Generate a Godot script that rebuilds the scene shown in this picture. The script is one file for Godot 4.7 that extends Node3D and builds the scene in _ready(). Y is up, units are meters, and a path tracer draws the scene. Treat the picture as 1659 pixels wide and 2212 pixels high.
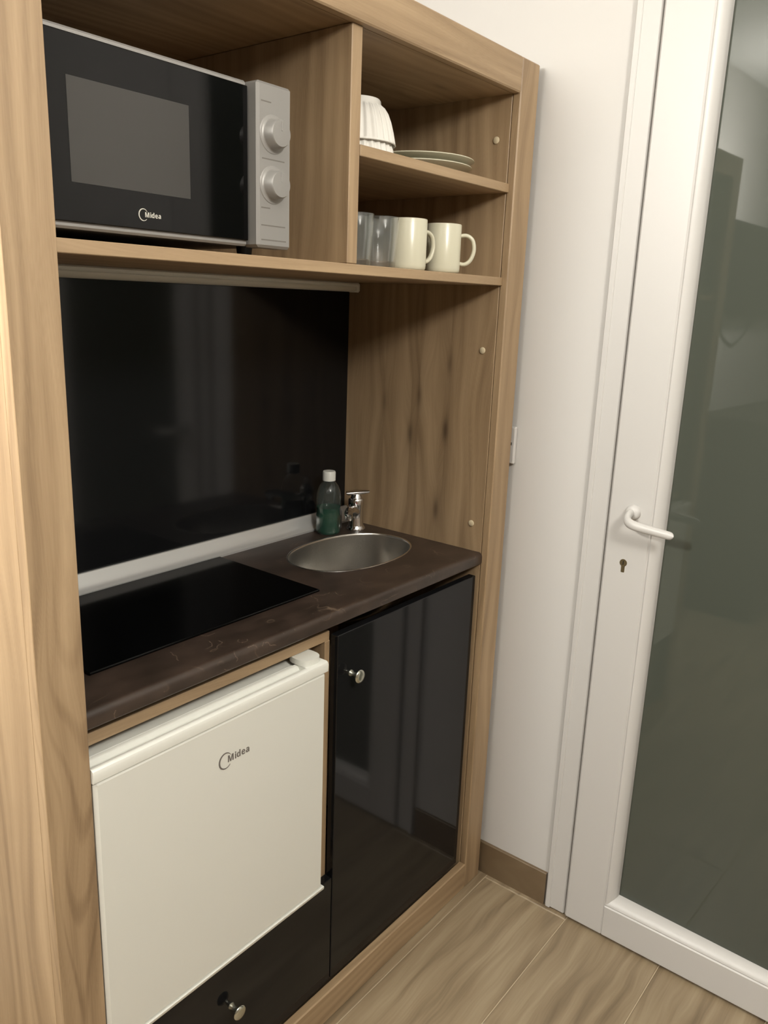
extends Node3D
# Kitchenette niche beside a glazed white door. x to the right, y up, z towards the room; metres.
# The cabinet's front plane is z = 0, its right edge x = 0; the door wall is x = 0.021.

const WALL_X := 0.021
const BACK_Z := -0.49
const LEFT_X := -5.4
const FRONT_Z := 3.8
const CEIL_Y := 2.6

var M := {}
var used := {}
var rng := RandomNumberGenerator.new()


func _ready() -> void:
	rng.seed = 11
	camera_and_light()
	make_materials()
	build_room()
	build_door()
	build_cabinet()
	build_worktop()
	build_splashback()
	build_under_shelf_light()
	build_hob()
	build_sink()
	build_tap()
	build_fridge()
	build_microwave()
	build_crockery()
	build_bottles()
	build_wall_plate()
	build_left_of_room()


# ------------------------------------------------------------------ camera, light, exposure
func camera_and_light() -> void:
	var cam := Camera3D.new()
	cam.name = "camera"
	cam.fov = rad_to_deg(2.0 * atan(1106.0 / 1739.75))
	cam.near = 0.02
	cam.far = 60.0
	add_child(cam)
	cam.transform = Transform3D(Basis(Vector3.UP, -0.907901) * Basis(Vector3.RIGHT, -0.25531) * Basis(Vector3.BACK, 0.03719), Vector3(-1.6764, 1.51272, 0.93287))
	cam.current = true
	var env := Environment.new()
	env.background_mode = Environment.BG_COLOR
	env.background_color = Color(0, 0, 0)
	env.tonemap_mode = Environment.TONE_MAPPER_LINEAR
	env.tonemap_exposure = 1.0
	env.sdfgi_enabled = true
	env.ssao_enabled = true
	env.ssil_enabled = true
	var we := WorldEnvironment.new()
	we.name = "world_environment"
	we.environment = env
	add_child(we)
	# two globe lamps: one just left of the cabinet, one in the middle of the room
	globe_lamp(Vector3(-2.25, CEIL_Y, -0.05), 0.11, 3.5, "round white globe lamp hanging on a short rod left of the kitchen cabinet", 0.40)
	globe_lamp(Vector3(-1.3, CEIL_Y, 1.7), 0.2, 2.45, "round white globe lamp on the ceiling in the middle of the room")


func globe_lamp(at: Vector3, r: float, energy: float, label: String, drop := 0.06) -> void:
	var t := thing("ceiling_lamp", label, "lamp", at, 0.0, "ceiling lamps")
	part("ceiling_rose", lathe([Vector2(0.0, 0.0), Vector2(0.055, 0.0), Vector2(0.055, -0.02), Vector2(0.012, -0.03), Vector2(0.012, -drop - 0.01), Vector2(0.0, -drop - 0.01)], 32), plain(Color(0.9, 0.9, 0.88), 0.4), t)
	var glow := StandardMaterial3D.new()
	glow.albedo_color = Color(0.95, 0.94, 0.92)
	glow.emission_enabled = true
	glow.emission = Color(1.0, 0.97, 0.92)
	glow.emission_energy_multiplier = 2.5
	var prof := []
	for k in 17:
		var a := PI * k / 16.0
		prof.append(Vector2(r * sin(a), r * cos(a)))
	part("globe", lathe(prof, 36), glow, t, Vector3(0, -drop - r, 0))
	var l := OmniLight3D.new()
	l.name = "lamp_light"
	l.light_color = Color(1.0, 0.985, 0.955)
	l.light_energy = energy
	l.light_size = r * 0.9
	l.omni_range = 12.0
	l.omni_attenuation = 2.0
	l.shadow_enabled = true
	l.position = Vector3(0, -drop - r, 0)
	t.add_child(l)


# ------------------------------------------------------------------ scene helpers
func numbered(called: String) -> String:
	if not used.has(called):
		used[called] = 0
		return called
	used[called] += 1
	return "%s_%03d" % [called, used[called]]


func thing(called: String, label: String, category: String, at := Vector3.ZERO, turn := 0.0, group := "") -> Node3D:
	var o := Node3D.new()
	o.name = numbered(called)
	add_child(o)
	o.position = at
	o.rotation.y = turn
	tag(o, label, category, group)
	return o


func tag(o: Node, label: String, category: String, group := "") -> void:
	o.set_meta("label", label)
	o.set_meta("category", category)
	if group != "":
		o.set_meta("group", group)


func part(called: String, mesh: Mesh, mat: Material, parent: Node, at := Vector3.ZERO, label := "") -> MeshInstance3D:
	var o := MeshInstance3D.new()
	o.name = called
	o.mesh = mesh
	o.material_override = mat
	parent.add_child(o, true)
	o.position = at
	if label != "":
		o.set_meta("label", label)
	return o


func struct(called: String, label: String, category: String) -> Node3D:
	var o := thing(called, label, category)
	o.set_meta("kind", "structure")
	return o


# a box part given by its extents in the thing's own space
func boxpart(called: String, lo: Vector3, hi: Vector3, mat: Material, parent: Node, grain := 1, bevel := 0.0012, label := "") -> MeshInstance3D:
	# keep the piece inside the laminate's pattern, so that no seam runs across it
	var size := hi - lo
	var hv := size[grain] * 0.5 / GRAIN_V
	var hu := maxf(size[(grain + 1) % 3], size[(grain + 2) % 3]) * 0.5 / GRAIN_U + 0.01
	var off := Vector2(rng.randf_range(minf(hu, 0.5), maxf(1.0 - hu, 0.5)), rng.randf_range(minf(hv, 0.5), maxf(1.0 - hv, 0.5)))
	return part(called, cbox(size, bevel, grain, off), mat, parent, (lo + hi) * 0.5, label)


# ------------------------------------------------------------------ mesh helpers
func tri(st: SurfaceTool, a: Vector3, b: Vector3, c: Vector3, n: Vector3, ua := Vector2.ZERO, ub := Vector2.ZERO, uc := Vector2.ZERO) -> void:
	# front faces run clockwise: turn the triangle so that it faces n
	if (b - a).cross(c - a).dot(n) > 0.0:
		var t := b
		b = c
		c = t
		var u := ub
		ub = uc
		uc = u
	for k in 3:
		st.set_normal(n)
		st.set_uv([ua, ub, uc][k])
		st.add_vertex([a, b, c][k])


func new_st() -> SurfaceTool:
	var st := SurfaceTool.new()
	st.begin(Mesh.PRIMITIVE_TRIANGLES)
	return st


func done(st: SurfaceTool, smooth := false) -> ArrayMesh:
	if smooth:
		st.index()
		st.generate_normals()
	return st.commit()


const GRAIN_U := 0.64
const GRAIN_V := 2.1


func grain_uv(p: Vector3, n: Vector3, grain: int, off: Vector2) -> Vector2:
	var an := n.abs()
	var k := 0 if an.x >= an.y and an.x >= an.z else (1 if an.y >= an.z else 2)
	var others := [0, 1, 2]
	others.erase(k)
	var along: int = grain if grain != k else others[0]
	others.erase(along)
	var across: int = others[0]
	return Vector2((p[across] + p[k] * 0.37) / GRAIN_U, p[along] / GRAIN_V) + off


# chamfered box centred on the origin; grain is the axis along which the wood runs
func cbox(size: Vector3, b := 0.0015, grain := 1, off := Vector2.ZERO, into: SurfaceTool = null, centre := Vector3.ZERO) -> ArrayMesh:
	var st := into if into else new_st()
	var h := size * 0.5
	b = minf(b, minf(h.x, minf(h.y, h.z)) * 0.9)
	for ax in 3:
		var u := (ax + 1) % 3
		var v := (ax + 2) % 3
		for s in [-1.0, 1.0]:
			var n := Vector3.ZERO
			n[ax] = s
			var q := []
			for e in [[-1, -1], [1, -1], [1, 1], [-1, 1]]:
				var p := Vector3.ZERO
				p[ax] = s * h[ax]
				p[u] = e[0] * (h[u] - b)
				p[v] = e[1] * (h[v] - b)
				q.append(p + centre)
			for t in [[0, 1, 2], [0, 2, 3]]:
				tri(st, q[t[0]], q[t[1]], q[t[2]], n, grain_uv(q[t[0]], n, grain, off), grain_uv(q[t[1]], n, grain, off), grain_uv(q[t[2]], n, grain, off))
	if b > 0.0:
		for ax in 3:      # edges that run along ax
			var u := (ax + 1) % 3
			var v := (ax + 2) % 3
			for su in [-1.0, 1.0]:
				for sv in [-1.0, 1.0]:
					var n := Vector3.ZERO
					n[u] = su
					n[v] = sv
					n = n.normalized()
					var nu := n
					nu[v] *= 0.99
					var q := []
					for e in [[-1, 0], [1, 0], [1, 1], [-1, 1]]:
						var p := Vector3.ZERO
						p[ax] = e[0] * (h[ax] - b)
						p[u] = su * (h[u] - (b if e[1] == 1 else 0.0))
						p[v] = sv * (h[v] - (b if e[1] == 0 else 0.0))
						q.append(p + centre)
					for t in [[0, 1, 2], [0, 2, 3]]:
						tri(st, q[t[0]], q[t[1]], q[t[2]], n, grain_uv(q[t[0]], nu, grain, off), grain_uv(q[t[1]], nu, grain, off), grain_uv(q[t[2]], nu, grain, off))
		for sx in [-1.0, 1.0]:
			for sy in [-1.0, 1.0]:
				for sz in [-1.0, 1.0]:
					var s := Vector3(sx, sy, sz)
					var n := s.normalized()
					var q := []
					for k in 3:
						var p := (h - Vector3(b, b, b)) * s
						p[k] = h[k] * s[k]
						q.append(p + centre)
					tri(st, q[0], q[1], q[2], n, grain_uv(q[0], n, grain, off), grain_uv(q[1], n, grain, off), grain_uv(q[2], n, grain, off))
	return null if into else st.commit()


# surface of revolution about y; profile points (radius, height); creases where the profile turns sharply
func lathe(profile: Array, seg := 32, flutes := 0, flute_depth := 0.0, flute_span := Vector2(-1e9, 1e9)) -> ArrayMesh:
	var st := new_st()
	lathe_into(st, profile, seg, flutes, flute_depth, flute_span)
	return st.commit()


func lathe_into(st: SurfaceTool, profile: Array, seg := 32, flutes := 0, flute_depth := 0.0, flute_span := Vector2(-1e9, 1e9), xf := Transform3D.IDENTITY) -> void:
	var seg_n := []
	for i in profile.size() - 1:
		var d: Vector2 = profile[i + 1] - profile[i]
		seg_n.append(Vector2(-d.y, d.x).normalized())
	# profile direction decides the side: points run so that (-dy, dx) or its opposite looks outward
	var area := 0.0
	for i in profile.size() - 1:
		area += profile[i].x * profile[i + 1].y - profile[i + 1].x * profile[i].y
	var sgn := -1.0
	var out := 0.0
	for i in seg_n.size():
		out += seg_n[i].x * (profile[i].distance_to(profile[i + 1])) * (profile[i].x + profile[i + 1].x)
	if out < 0.0:
		sgn = -1.0
	else:
		sgn = 1.0
	for i in seg_n.size():
		seg_n[i] *= sgn
	for i in profile.size() - 1:
		var n0: Vector2 = seg_n[i]
		var n1: Vector2 = seg_n[i]
		if i > 0 and seg_n[i - 1].dot(seg_n[i]) > 0.6:
			n0 = (seg_n[i - 1] + seg_n[i]).normalized()
		if i < seg_n.size() - 1 and seg_n[i + 1].dot(seg_n[i]) > 0.6:
			n1 = (seg_n[i + 1] + seg_n[i]).normalized()
		for k in seg:
			var q := []
			var nn := []
			for e in [[k, i, n0], [k + 1, i, n0], [k + 1, i + 1, n1], [k, i + 1, n1]]:
				var a: float = TAU * e[0] / seg
				var pr: Vector2 = profile[e[1]]
				var r := pr.x
				var tilt := 0.0
				if flutes > 0 and pr.y > flute_span.x and pr.y < flute_span.y:
					r += flute_depth * (cos(a * flutes) - 1.0) * 0.5
					tilt = flute_depth * flutes * sin(a * flutes) * 0.5 / maxf(pr.x, 0.001)
				q.append(xf * Vector3(cos(a) * r, pr.y, sin(a) * r))
				var nv := Vector3(cos(a) * e[2].x, e[2].y, sin(a) * e[2].x)
				nv += Vector3(-sin(a), 0, cos(a)) * tilt
				nn.append((xf.basis * nv).normalized())
			smooth_quad(st, q, nn)


func smooth_quad(st: SurfaceTool, q: Array, nn: Array, uv: Array = []) -> void:
	for t in [[0, 1, 2], [0, 2, 3]]:
		var a: Vector3 = q[t[0]]
		var b: Vector3 = q[t[1]]
		var c: Vector3 = q[t[2]]
		var f := (b - a).cross(c - a)
		if f.length_squared() < 1e-18:
			continue
		var o: Array = t
		if f.dot(nn[t[0]] + nn[t[1]] + nn[t[2]]) > 0.0:
			o = [t[0], t[2], t[1]]
		for k in o:
			st.set_normal(nn[k])
			st.set_uv(uv[k] if uv.size() else Vector2.ZERO)
			st.add_vertex(q[k])


# swept tube with rounded ends; squash scales the section along its binormal
func tube(pts: Array, radii: Array, seg := 16, squash := 1.0, up := Vector3.UP) -> ArrayMesh:
	var st := new_st()
	var path := []
	var rad := []
	var d0: Vector3 = (pts[1] - pts[0]).normalized()
	var d1: Vector3 = (pts[-1] - pts[-2]).normalized()
	for k in 5:
		var a := PI / 2 * (1.0 - k / 5.0)
		path.append(pts[0] - d0 * radii[0] * sin(a))
		rad.append(radii[0] * cos(a) + 0.00001)
	for i in pts.size():
		path.append(pts[i])
		rad.append(radii[i])
	for k in 5:
		var a := PI / 2 * ((k + 1) / 5.0)
		path.append(pts[-1] + d1 * radii[-1] * sin(a))
		rad.append(radii[-1] * cos(a) + 0.00001)
	var rings := []
	for i in path.size():
		var d: Vector3 = (path[mini(i + 1, path.size() - 1)] - path[maxi(i - 1, 0)]).normalized()
		var side := d.cross(up)
		if side.length() < 0.01:
			side = d.cross(Vector3.RIGHT)
		side = side.normalized()
		var bi := side.cross(d).normalized()
		var ring := []
		for k in seg:
			var a := TAU * k / seg
			ring.append([path[i] + (side * cos(a) * squash + bi * sin(a)) * rad[i], (side * cos(a) / squash + bi * sin(a)).normalized()])
		rings.append(ring)
	for i in rings.size() - 1:
		for k in seg:
			var m := (k + 1) % seg
			smooth_quad(st, [rings[i][k][0], rings[i][m][0], rings[i + 1][m][0], rings[i + 1][k][0]], [rings[i][k][1], rings[i][m][1], rings[i + 1][m][1], rings[i + 1][k][1]])
	return st.commit()


func curve(pts: Array, n := 20) -> Array:
	var c := Curve3D.new()
	for i in pts.size():
		var t := Vector3.ZERO
		if i > 0 and i < pts.size() - 1:
			t = (pts[i + 1] - pts[i - 1]) / 6.0
		c.add_point(pts[i], -t, t)
	var out := []
	for k in n:
		out.append(c.sample_baked(c.get_baked_length() * k / (n - 1.0), true))
	return out


# polygon in two axes, extruded along the third
func prism(poly: PackedVector2Array, axis: int, from: float, to: float, uaxis: int, vaxis: int, grain := -1, soft := 0.0) -> ArrayMesh:
	var st := new_st()
	prism_into(st, poly, axis, from, to, uaxis, vaxis, grain, soft)
	return st.commit()


func prism_into(st: SurfaceTool, poly: PackedVector2Array, axis: int, from: float, to: float, uaxis: int, vaxis: int, grain := -1, soft := 0.0) -> void:
	if Geometry2D.is_polygon_clockwise(poly):
		poly.reverse()
	var g := axis if grain < 0 else grain
	var off := Vector2(rng.randf(), rng.randf())
	var pt := func(p: Vector2, w: float) -> Vector3:
		var q := Vector3.ZERO
		q[uaxis] = p.x
		q[vaxis] = p.y
		q[axis] = w
		return q
	var tris := Geometry2D.triangulate_polygon(poly)
	for w in [from, to]:
		var n := Vector3.ZERO
		n[axis] = signf(w - (from + to) * 0.5)
		for i in range(0, tris.size(), 3):
			var a: Vector3 = pt.call(poly[tris[i]], w)
			var b: Vector3 = pt.call(poly[tris[i + 1]], w)
			var c: Vector3 = pt.call(poly[tris[i + 2]], w)
			tri(st, a, b, c, n, grain_uv(a, n, g, off), grain_uv(b, n, g, off), grain_uv(c, n, g, off))
	var m := poly.size()
	var nrm := []
	for i in m:
		var d := poly[(i + 1) % m] - poly[i]
		nrm.append(Vector2(d.y, -d.x).normalized())
	for i in m:
		var n2: Vector2 = nrm[i]
		var na := n2
		var nb := n2
		if nrm[(i + m - 1) % m].dot(n2) > 0.75:
			na = (n2 + nrm[(i + m - 1) % m]).normalized()
		if nrm[(i + 1) % m].dot(n2) > 0.75:
			nb = (n2 + nrm[(i + 1) % m]).normalized()
		var q := [pt.call(poly[i], from), pt.call(poly[(i + 1) % m], from), pt.call(poly[(i + 1) % m], to), pt.call(poly[i], to)]
		var fn: Vector3 = pt.call(n2, 0.0)
		var n3 := [pt.call(na, 0.0), pt.call(nb, 0.0), pt.call(nb, 0.0), pt.call(na, 0.0)]
		smooth_quad(st, q, n3, [grain_uv(q[0], fn, g, off), grain_uv(q[1], fn, g, off), grain_uv(q[2], fn, g, off), grain_uv(q[3], fn, g, off)])


func super_ring(cx: float, cz: float, a: float, b: float, e: float, n: int) -> PackedVector2Array:
	var out := PackedVector2Array()
	for k in n:
		var t := TAU * k / n
		var c := cos(t)
		var s := sin(t)
		out.append(Vector2(cx + a * signf(c) * pow(absf(c), 2.0 / e), cz + b * signf(s) * pow(absf(s), 2.0 / e)))
	return out


# ------------------------------------------------------------------ materials
func plain(c: Color, rough := 0.5, metal := 0.0, spec := 0.5) -> StandardMaterial3D:
	var m := StandardMaterial3D.new()
	m.albedo_color = c
	m.roughness = rough
	m.metallic = metal
	m.metallic_specular = spec
	return m


func pane_mat(c: Color, alpha: float, rough := 0.04) -> StandardMaterial3D:
	var m := plain(c, rough)
	m.transparency = BaseMaterial3D.TRANSPARENCY_ALPHA
	m.albedo_color.a = alpha
	return m


func noise(freq: float, sd: int, oct := 3) -> FastNoiseLite:
	var n := FastNoiseLite.new()
	n.noise_type = FastNoiseLite.TYPE_SIMPLEX_SMOOTH
	n.frequency = freq
	n.seed = sd
	n.fractal_type = FastNoiseLite.FRACTAL_FBM
	n.fractal_octaves = oct
	return n


# oak-effect laminate: u across the grain (0.64 m), v along it (2.1 m)
func wood_image(w: int, h: int, sd: int, lo: Color, mid: Color, hi: Color, knots: Array, loops := []) -> ImageTexture:
	var broad := noise(1.0, sd, 2)
	var fine := noise(1.0, sd + 5, 2)
	var warp := noise(1.0, sd + 9, 2)
	var data := PackedByteArray()
	data.resize(w * h * 3)
	var at := 0
	for j in h:
		var y := 2.1 * j / h
		for i in w:
			var x := 0.64 * i / w
			var xx := x + 0.030 * warp.get_noise_2d(x * 5.0, y * 1.3)
			var dark := 0.0
			for k in knots:
				var dx: float = x - k.x
				var dy: float = y - k.y
				var e := exp(-(dx * dx / 0.0007 + dy * dy / 0.012))
				xx += e * 0.018 * signf(dx)
				dark += k.z * exp(-(dx * dx / 0.00006 + dy * dy / 0.0008)) + 0.22 * k.z * exp(-(dx * dx / 0.0004 + dy * dy / 0.02))
			var f := 0.55 + 0.34 * broad.get_noise_2d(xx * 22.0, y * 1.0)
			f += 0.10 * sin(xx * 210.0 + 5.0 * broad.get_noise_2d(xx * 7.0 + 40.0, y * 0.7))
			f += 0.15 * fine.get_noise_2d(xx * 420.0, y * 7.0)
			for q in loops:
				var lx: float = xx - q.x
				var pr: float = y - q.y - lx * lx * 260.0
				if pr > -0.05 and pr < 0.75:
					f -= q.z * maxf(0.0, sin(pr * 46.0 + 3.0 * broad.get_noise_2d(x * 9.0, y * 2.0)) - 0.25) * exp(-lx * lx / 0.0011) * clampf((pr + 0.05) * 12.0, 0.0, 1.0) * clampf((0.75 - pr) * 3.0, 0.0, 1.0)
			f = clampf(f, 0.0, 1.0)
			var c := lo.lerp(mid, f * 2.0) if f < 0.5 else mid.lerp(hi, f * 2.0 - 1.0)
			if dark > 0.0:
				c = c.lerp(Color(lo.r * 0.5, lo.g * 0.46, lo.b * 0.42), minf(dark, 0.85))
			data[at] = c.r8
			data[at + 1] = c.g8
			data[at + 2] = c.b8
			at += 3
	return ImageTexture.create_from_image(Image.create_from_data(w, h, false, Image.FORMAT_RGB8, data))


# wood-effect floor tile: u along the plank
func plank_image(sd: int) -> ImageTexture:
	var w := 640
	var h := 160
	var broad := noise(1.0, sd, 3)
	var fine := noise(1.0, sd + 3, 2)
	var lo := Color(0.41, 0.35, 0.27)
	var mid := Color(0.525, 0.46, 0.365)
	var hi := Color(0.60, 0.54, 0.44)
	var data := PackedByteArray()
	data.resize(w * h * 3)
	var at := 0
	for j in h:
		var y := 0.24 * j / h
		for i in w:
			var x := 1.2 * i / w
			var yy := y + 0.012 * broad.get_noise_2d(x * 3.0, y * 8.0)
			var f := 0.5 + 0.55 * broad.get_noise_2d(x * 1.5, yy * 22.0) + 0.14 * fine.get_noise_2d(x * 5.0, yy * 170.0)
			f = clampf(f, 0.0, 1.0)
			var c := lo.lerp(mid, f * 2.0) if f < 0.5 else mid.lerp(hi, f * 2.0 - 1.0)
			data[at] = c.r8
			data[at + 1] = c.g8
			data[at + 2] = c.b8
			at += 3
	return ImageTexture.create_from_image(Image.create_from_data(w, h, false, Image.FORMAT_RGB8, data))


# dark brown marble-effect laminate, 1.2 x 0.6 m, drawn from above (u = x, v = z)
func marble_image() -> ImageTexture:
	var w := 1024
	var h := 512
	var r := RandomNumberGenerator.new()
	r.seed = 5
	var broad := noise(1.0, 31, 4)
	var vein := noise(1.0, 37, 3)
	var spread := noise(1.0, 41, 2)
	var im := Image.create(w, h, false, Image.FORMAT_RGB8)
	for j in h:
		for i in w:
			var x := 1.2 * i / w
			var y := 0.6 * j / h
			var f := 0.5 + 0.5 * broad.get_noise_2d(x * 9.0, y * 14.0)
			var c := Color(0.152, 0.121, 0.10).lerp(Color(0.285, 0.232, 0.198), f)
			var v := absf(vein.get_noise_2d(x * 6.0 + 3.0, y * 10.0))
			var s := clampf(spread.get_noise_2d(x * 7.0, y * 7.0) * 2.2 - 0.25, 0.0, 1.0)
			c = c.lerp(Color(0.50, 0.43, 0.36), clampf(1.0 - v * 34.0, 0.0, 1.0) * s * 0.75)
			im.set_pixel(i, j, c)
	# pale chips and short cracks
	for k in 90:
		var p := Vector2(r.randf() * w, r.randf() * h)
		var d := Vector2.from_angle(r.randf() * TAU)
		var n := 3 if r.randf() < 0.55 else 34
		for s in n:
			p += d * 1.0
			d = d.rotated(r.randf_range(-0.5, 0.5))
			var px := posmod(int(p.x), w)
			var py := posmod(int(p.y), h)
			im.set_pixel(px, py, Color(0.66, 0.58, 0.50).lerp(im.get_pixel(px, py), 0.2 + r.randf() * 0.6))
	return ImageTexture.create_from_image(im)


func make_materials() -> void:
	var lo := Color(0.48, 0.392, 0.292)
	var mid := Color(0.60, 0.505, 0.387)
	var hi := Color(0.685, 0.588, 0.462)
	var tex := wood_image(512, 1400, 3, lo, mid, hi, [Vector3(0.5, 1.6, 0.3)], [Vector3(0.178, 0.50, 0.42), Vector3(0.41, 1.2, 0.3)])
	M.wood = plain(Color.WHITE, 0.5)
	M.wood.albedo_texture = tex
	var tex2 := wood_image(512, 1400, 19, lo, mid, hi, [Vector3(0.446, 1.20, 0.55), Vector3(0.449, 1.36, 0.3), Vector3(0.341, 1.18, 0.45), Vector3(0.364, 1.275, 0.35), Vector3(0.43, 1.0, 0.45), Vector3(0.257, 1.25, 0.25)])
	M.knotty = plain(Color.WHITE, 0.5)
	M.knotty.albedo_texture = tex2
	M.planks = []
	for k in 4:
		var p := plain(Color.WHITE, 0.42)
		p.albedo_texture = plank_image(50 + k * 7)
		M.planks.append(p)
	M.grout = plain(Color(0.66, 0.60, 0.50), 0.8)
	M.wall = plain(Color(0.745, 0.735, 0.72), 0.85)
	M.taupe = plain(Color(0.50, 0.45, 0.40), 0.85)
	M.ceiling = plain(Color(0.88, 0.88, 0.87), 0.9)
	M.pvc = plain(Color(0.73, 0.72, 0.705), 0.4)
	M.white = plain(Color(0.84, 0.84, 0.81), 0.35)
	M.enamel = plain(Color(0.83, 0.83, 0.80), 0.4)
	M.ceramic = plain(Color(0.90, 0.89, 0.86), 0.18)
	M.cream = plain(Color(0.80, 0.785, 0.70), 0.25)
	M.black_gloss = plain(Color(0.085, 0.085, 0.09), 0.07, 0.0, 0.34)
	M.black_glass = plain(Color(0.012, 0.012, 0.014), 0.05, 0.0, 0.36)
	M.hob_glass = plain(Color(0.006, 0.006, 0.007), 0.12, 0.0, 0.3)
	M.black_plastic = plain(Color(0.03, 0.03, 0.03), 0.5)
	M.silver = plain(Color(0.57, 0.56, 0.545), 0.42, 0.3)
	M.alu = plain(Color(0.78, 0.78, 0.77), 0.4, 0.5)
	M.steel = plain(Color(0.83, 0.82, 0.80), 0.27, 1.0)
	M.chrome = plain(Color(0.88, 0.88, 0.88), 0.13, 1.0)
	M.brass = plain(Color(0.52, 0.47, 0.36), 0.35, 0.9)
	M.grey = plain(Color(0.36, 0.36, 0.36), 0.5)
	M.marble = plain(Color.WHITE, 0.36)
	M.marble.albedo_texture = marble_image()
	M.marble.uv1_triplanar = true
	M.marble.uv1_world_triplanar = true
	M.marble.uv1_scale = Vector3(1 / 1.2, 1 / 0.6, 1 / 0.6)
	M.glass = pane_mat(Color(0.9, 0.95, 0.93), 0.035)
	M.satin_glass = plain(Color(0.27, 0.285, 0.255), 0.025, 0.0, 0.50)


# ------------------------------------------------------------------ the room
func build_room() -> void:
	var t := 0.12
	var f := struct("floor", "brown wood-effect plank tile floor with pale joints in front of the cabinet", "floor")
	boxpart("screed", Vector3(LEFT_X - t, -0.16, BACK_Z - t), Vector3(WALL_X + t, -0.0015, FRONT_Z + t), M.grout, f, 0, 0.0)
	# planks run along x, joints at z = 0.26 + k * 0.24
	var shapes := []
	for k in 4:
		shapes.append(plank_mesh(1.2 - 0.002, 0.24 - 0.002))
	var row := 0
	var z := 0.26 - 4 * 0.24
	while z < FRONT_Z:
		var x := WALL_X - 0.55 * (row % 3) * 0.73 - 0.02
		var first := true
		while x > LEFT_X:
			var x1 := minf(x + (1.2 if not first else 0.0), WALL_X)
			if first:
				x1 = WALL_X
				first = false
				if x1 - x < 0.03:
					continue
			var len := x1 - x
			var z0 := maxf(z, BACK_Z)
			var z1 := minf(z + 0.24, FRONT_Z)
			if z1 - z0 > 0.02:
				var whole := absf(len - 1.2) < 0.001 and absf(z1 - z0 - 0.24) < 0.001
				var mesh: ArrayMesh = shapes[0] if whole else plank_mesh(len - 0.002, z1 - z0 - 0.002)
				part("plank", mesh, M.planks[rng.randi() % 4], f, Vector3((x + x1) * 0.5, -0.004, (z0 + z1) * 0.5))
			x -= 1.2
		if x > LEFT_X - 1.2 + 0.001:
			var z0b := maxf(z, BACK_Z)
			var z1b := minf(z + 0.24, FRONT_Z)
			var xe := x + 1.2
			if xe - LEFT_X > 0.02 and z1b - z0b > 0.02:
				part("plank", plank_mesh(xe - LEFT_X - 0.002, z1b - z0b - 0.002), M.planks[rng.randi() % 4], f, Vector3((xe + LEFT_X) * 0.5, -0.004, (z0b + z1b) * 0.5))
		z += 0.24
		row += 1
	var c := struct("ceiling", "plain white ceiling of the room", "ceiling")
	boxpart("slab", Vector3(LEFT_X - t, CEIL_Y, BACK_Z - t), Vector3(WALL_X + t, CEIL_Y + t, FRONT_Z + t), M.ceiling, c, 0, 0.0)
	var wb := struct("wall_back", "white plastered wall behind the kitchen cabinet", "wall")
	boxpart("plaster", Vector3(LEFT_X - t, -0.1, BACK_Z - t), Vector3(WALL_X + t, CEIL_Y, BACK_Z), M.wall, wb, 1, 0.0)
	var wl := struct("wall_left", "taupe painted wall at the far left of the room", "wall")
	boxpart("plaster", Vector3(LEFT_X - t, -0.1, BACK_Z), Vector3(LEFT_X, CEIL_Y, FRONT_Z), M.taupe, wl, 1, 0.0)
	var wf := struct("wall_front", "taupe painted wall behind the viewer", "wall")
	boxpart("plaster", Vector3(LEFT_X - t, -0.1, FRONT_Z), Vector3(WALL_X + t, CEIL_Y, FRONT_Z + t), M.taupe, wf, 1, 0.0)
	# the door wall, with the opening of the door
	var wr := struct("wall_right", "white plastered wall between the kitchen cabinet and the glazed door", "wall")
	boxpart("plaster", Vector3(WALL_X, -0.1, BACK_Z), Vector3(WALL_X + t, CEIL_Y, 0.215), M.wall, wr, 1, 0.0)
	boxpart("plaster", Vector3(WALL_X, -0.1, 1.2), Vector3(WALL_X + t, CEIL_Y, FRONT_Z), M.wall, wr, 1, 0.0)
	boxpart("plaster", Vector3(WALL_X, 2.34, 0.215), Vector3(WALL_X + t, CEIL_Y, 1.2), M.wall, wr, 1, 0.0)
	# tiled skirting
	var b := struct("baseboard_right", "short brown wood-effect skirting tile at the foot of the white wall beside the door", "baseboard")
	var dark_tile: StandardMaterial3D = M.planks[1].duplicate()
	dark_tile.albedo_color = Color(0.80, 0.77, 0.74)
	part("tile", skirting_mesh(BACK_Z + 0.02, 0.192), dark_tile, b)
	var b2 := struct("baseboard_back", "brown wood-effect skirting along the back wall left of the cabinet", "baseboard")
	boxpart("tile", Vector3(LEFT_X + 0.01, 0, BACK_Z), Vector3(-1.21, 0.09, BACK_Z + 0.009), M.planks[2], b2, 0, 0.001)


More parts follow.
